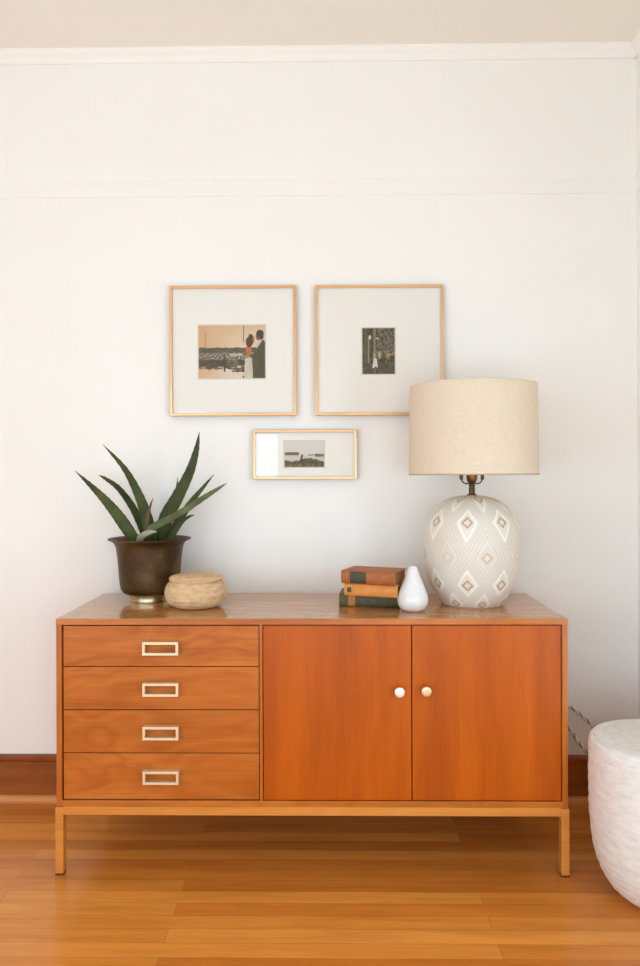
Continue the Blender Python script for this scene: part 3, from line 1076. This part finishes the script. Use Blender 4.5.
# ------------------------------------------------------------------ white woven pouf
pf = thing('woven_pouf', 'large round white woven pouf standing on the floor right of the sideboard', 'pouf', (0.980, -0.105, 0))
pb = smooth_prof([(0.05, 0.0), (0.078, 0.0), (0.112, 0.018), (0.141, 0.048), (0.163, 0.092), (0.1755, 0.14), (0.183, 0.2), (0.1865, 0.28), (0.187, 0.36), (0.1855, 0.415), (0.1835, 0.434), (0.176, 0.4445), (0.160, 0.445)], 120)
obj('body', lathe(pb, 180, disp=lambda a, s, r, z: 0.0016 * pnoise(Vector((math.cos(a) * 7, math.sin(a) * 7, s * 60))) + 0.0006 * math.sin(2 * PI * s / 0.0065)), M['pouf'], pf, True)
pl = smooth_prof([(0.168, 0.4445), (0.172, 0.446), (0.166, 0.4475), (0.14, 0.4480), (0.10, 0.4485), (0.055, 0.4495), (0.045, 0.4525), (0.02, 0.4535), (0.0001, 0.4535)], 80)
obj('top', lathe(pl, 150, disp=lambda a, s, r, z: 0.0006 * math.sin(2 * PI * s / 0.0065)), M['pouf'], pf, True)

# ------------------------------------------------------------------ twisted cord beside the sideboard
cd = thing('twisted_cord', 'twisted white and brown cloth cord looping out from behind the sideboard\'s right side', 'cord', (0.80, 0.46, 0.5))
cp = [(.64, .485, .50), (.74, .485, .462), (.84, .484, .41), (.921, .475, .357), (.964, .465, .324), (1.012, .45, .275), (1.05, .44, .205), (1.035, .44, .165), (.987, .45, .19), (.949, .465, .23), (.921, .475, .274), (.84, .484, .345), (.74, .485, .40), (.64, .485, .42)]
path = spline([(x - .80, y - .46, z - .5) for x, y, z in cp], 420)
for ph, mt, lb in ((0, 'cordw', 'white strand'), (PI, 'cordb', 'brown strand')):
    pts = []
    dist = 0
    for i, p in enumerate(path):
        tg = (path[min(i + 1, 419)] - path[max(i - 1, 0)]).normalized()
        if i:
            dist += (p - path[i - 1]).length
        a = tg.cross(Vector((0, 1, 0))).normalized()
        b = tg.cross(a)
        an = 2 * PI * dist / 0.034 + ph
        pts.append(p + (a * math.cos(an) + b * math.sin(an)) * (0.0040 if ph == 0 else 0.0028))
    obj('strand', tube(bmesh.new(), pts, 0.0060 if ph == 0 else 0.0028, 8), M[mt], cd, True, label=lb)

# ------------------------------------------------------------------ daylight
w = bpy.data.worlds.new('overcast_sky')
sc.world = w
w.use_nodes = True
bg = w.node_tree.nodes['Background']
bg.inputs['Color'].default_value = (0.75, 0.97, 1.13, 1)
bg.inputs['Strength'].default_value = 8.0

# ------------------------------------------------------------------ camera
cam = bpy.data.cameras.new('camera')
co = bpy.data.objects.new('camera', cam)
COL.objects.link(co)
yaw, roll = 0.0135, -0.0032
fw = Vector((-math.sin(yaw), math.cos(yaw), 0))
rt = Vector((math.cos(yaw), math.sin(yaw), 0))
up = Vector((0, 0, 1))
r2 = rt * math.cos(roll) + up * math.sin(roll)
u2 = up * math.cos(roll) - rt * math.sin(roll)
mw = Matrix((r2, u2, -fw)).transposed().to_4x4()
mw.translation = Vector((0.0478, -2.1586, 1.1921))
co.matrix_world = mw
cam.sensor_fit = 'VERTICAL'
cam.sensor_height = 24
cam.lens = 726.9 / 966 * 24
cam.shift_x = 3.655 / 966
cam.shift_y = -7.859 / 966
cam.clip_start = 0.05
sc.camera = co

# ------------------------------------------------------------------ view and light paths
sc.view_settings.view_transform = 'Standard'
sc.view_settings.look = 'None'
sc.view_settings.gamma = 1
sc.view_settings.use_curve_mapping = False
sc.view_settings.exposure = -0.6
sc.cycles.use_denoising = True
sc.cycles.max_bounces = 14
sc.cycles.diffuse_bounces = 8
sc.cycles.glossy_bounces = 5
sc.cycles.transparent_max_bounces = 12
sc.cycles.sample_clamp_indirect = 10
sc.cycles.caustics_reflective = False
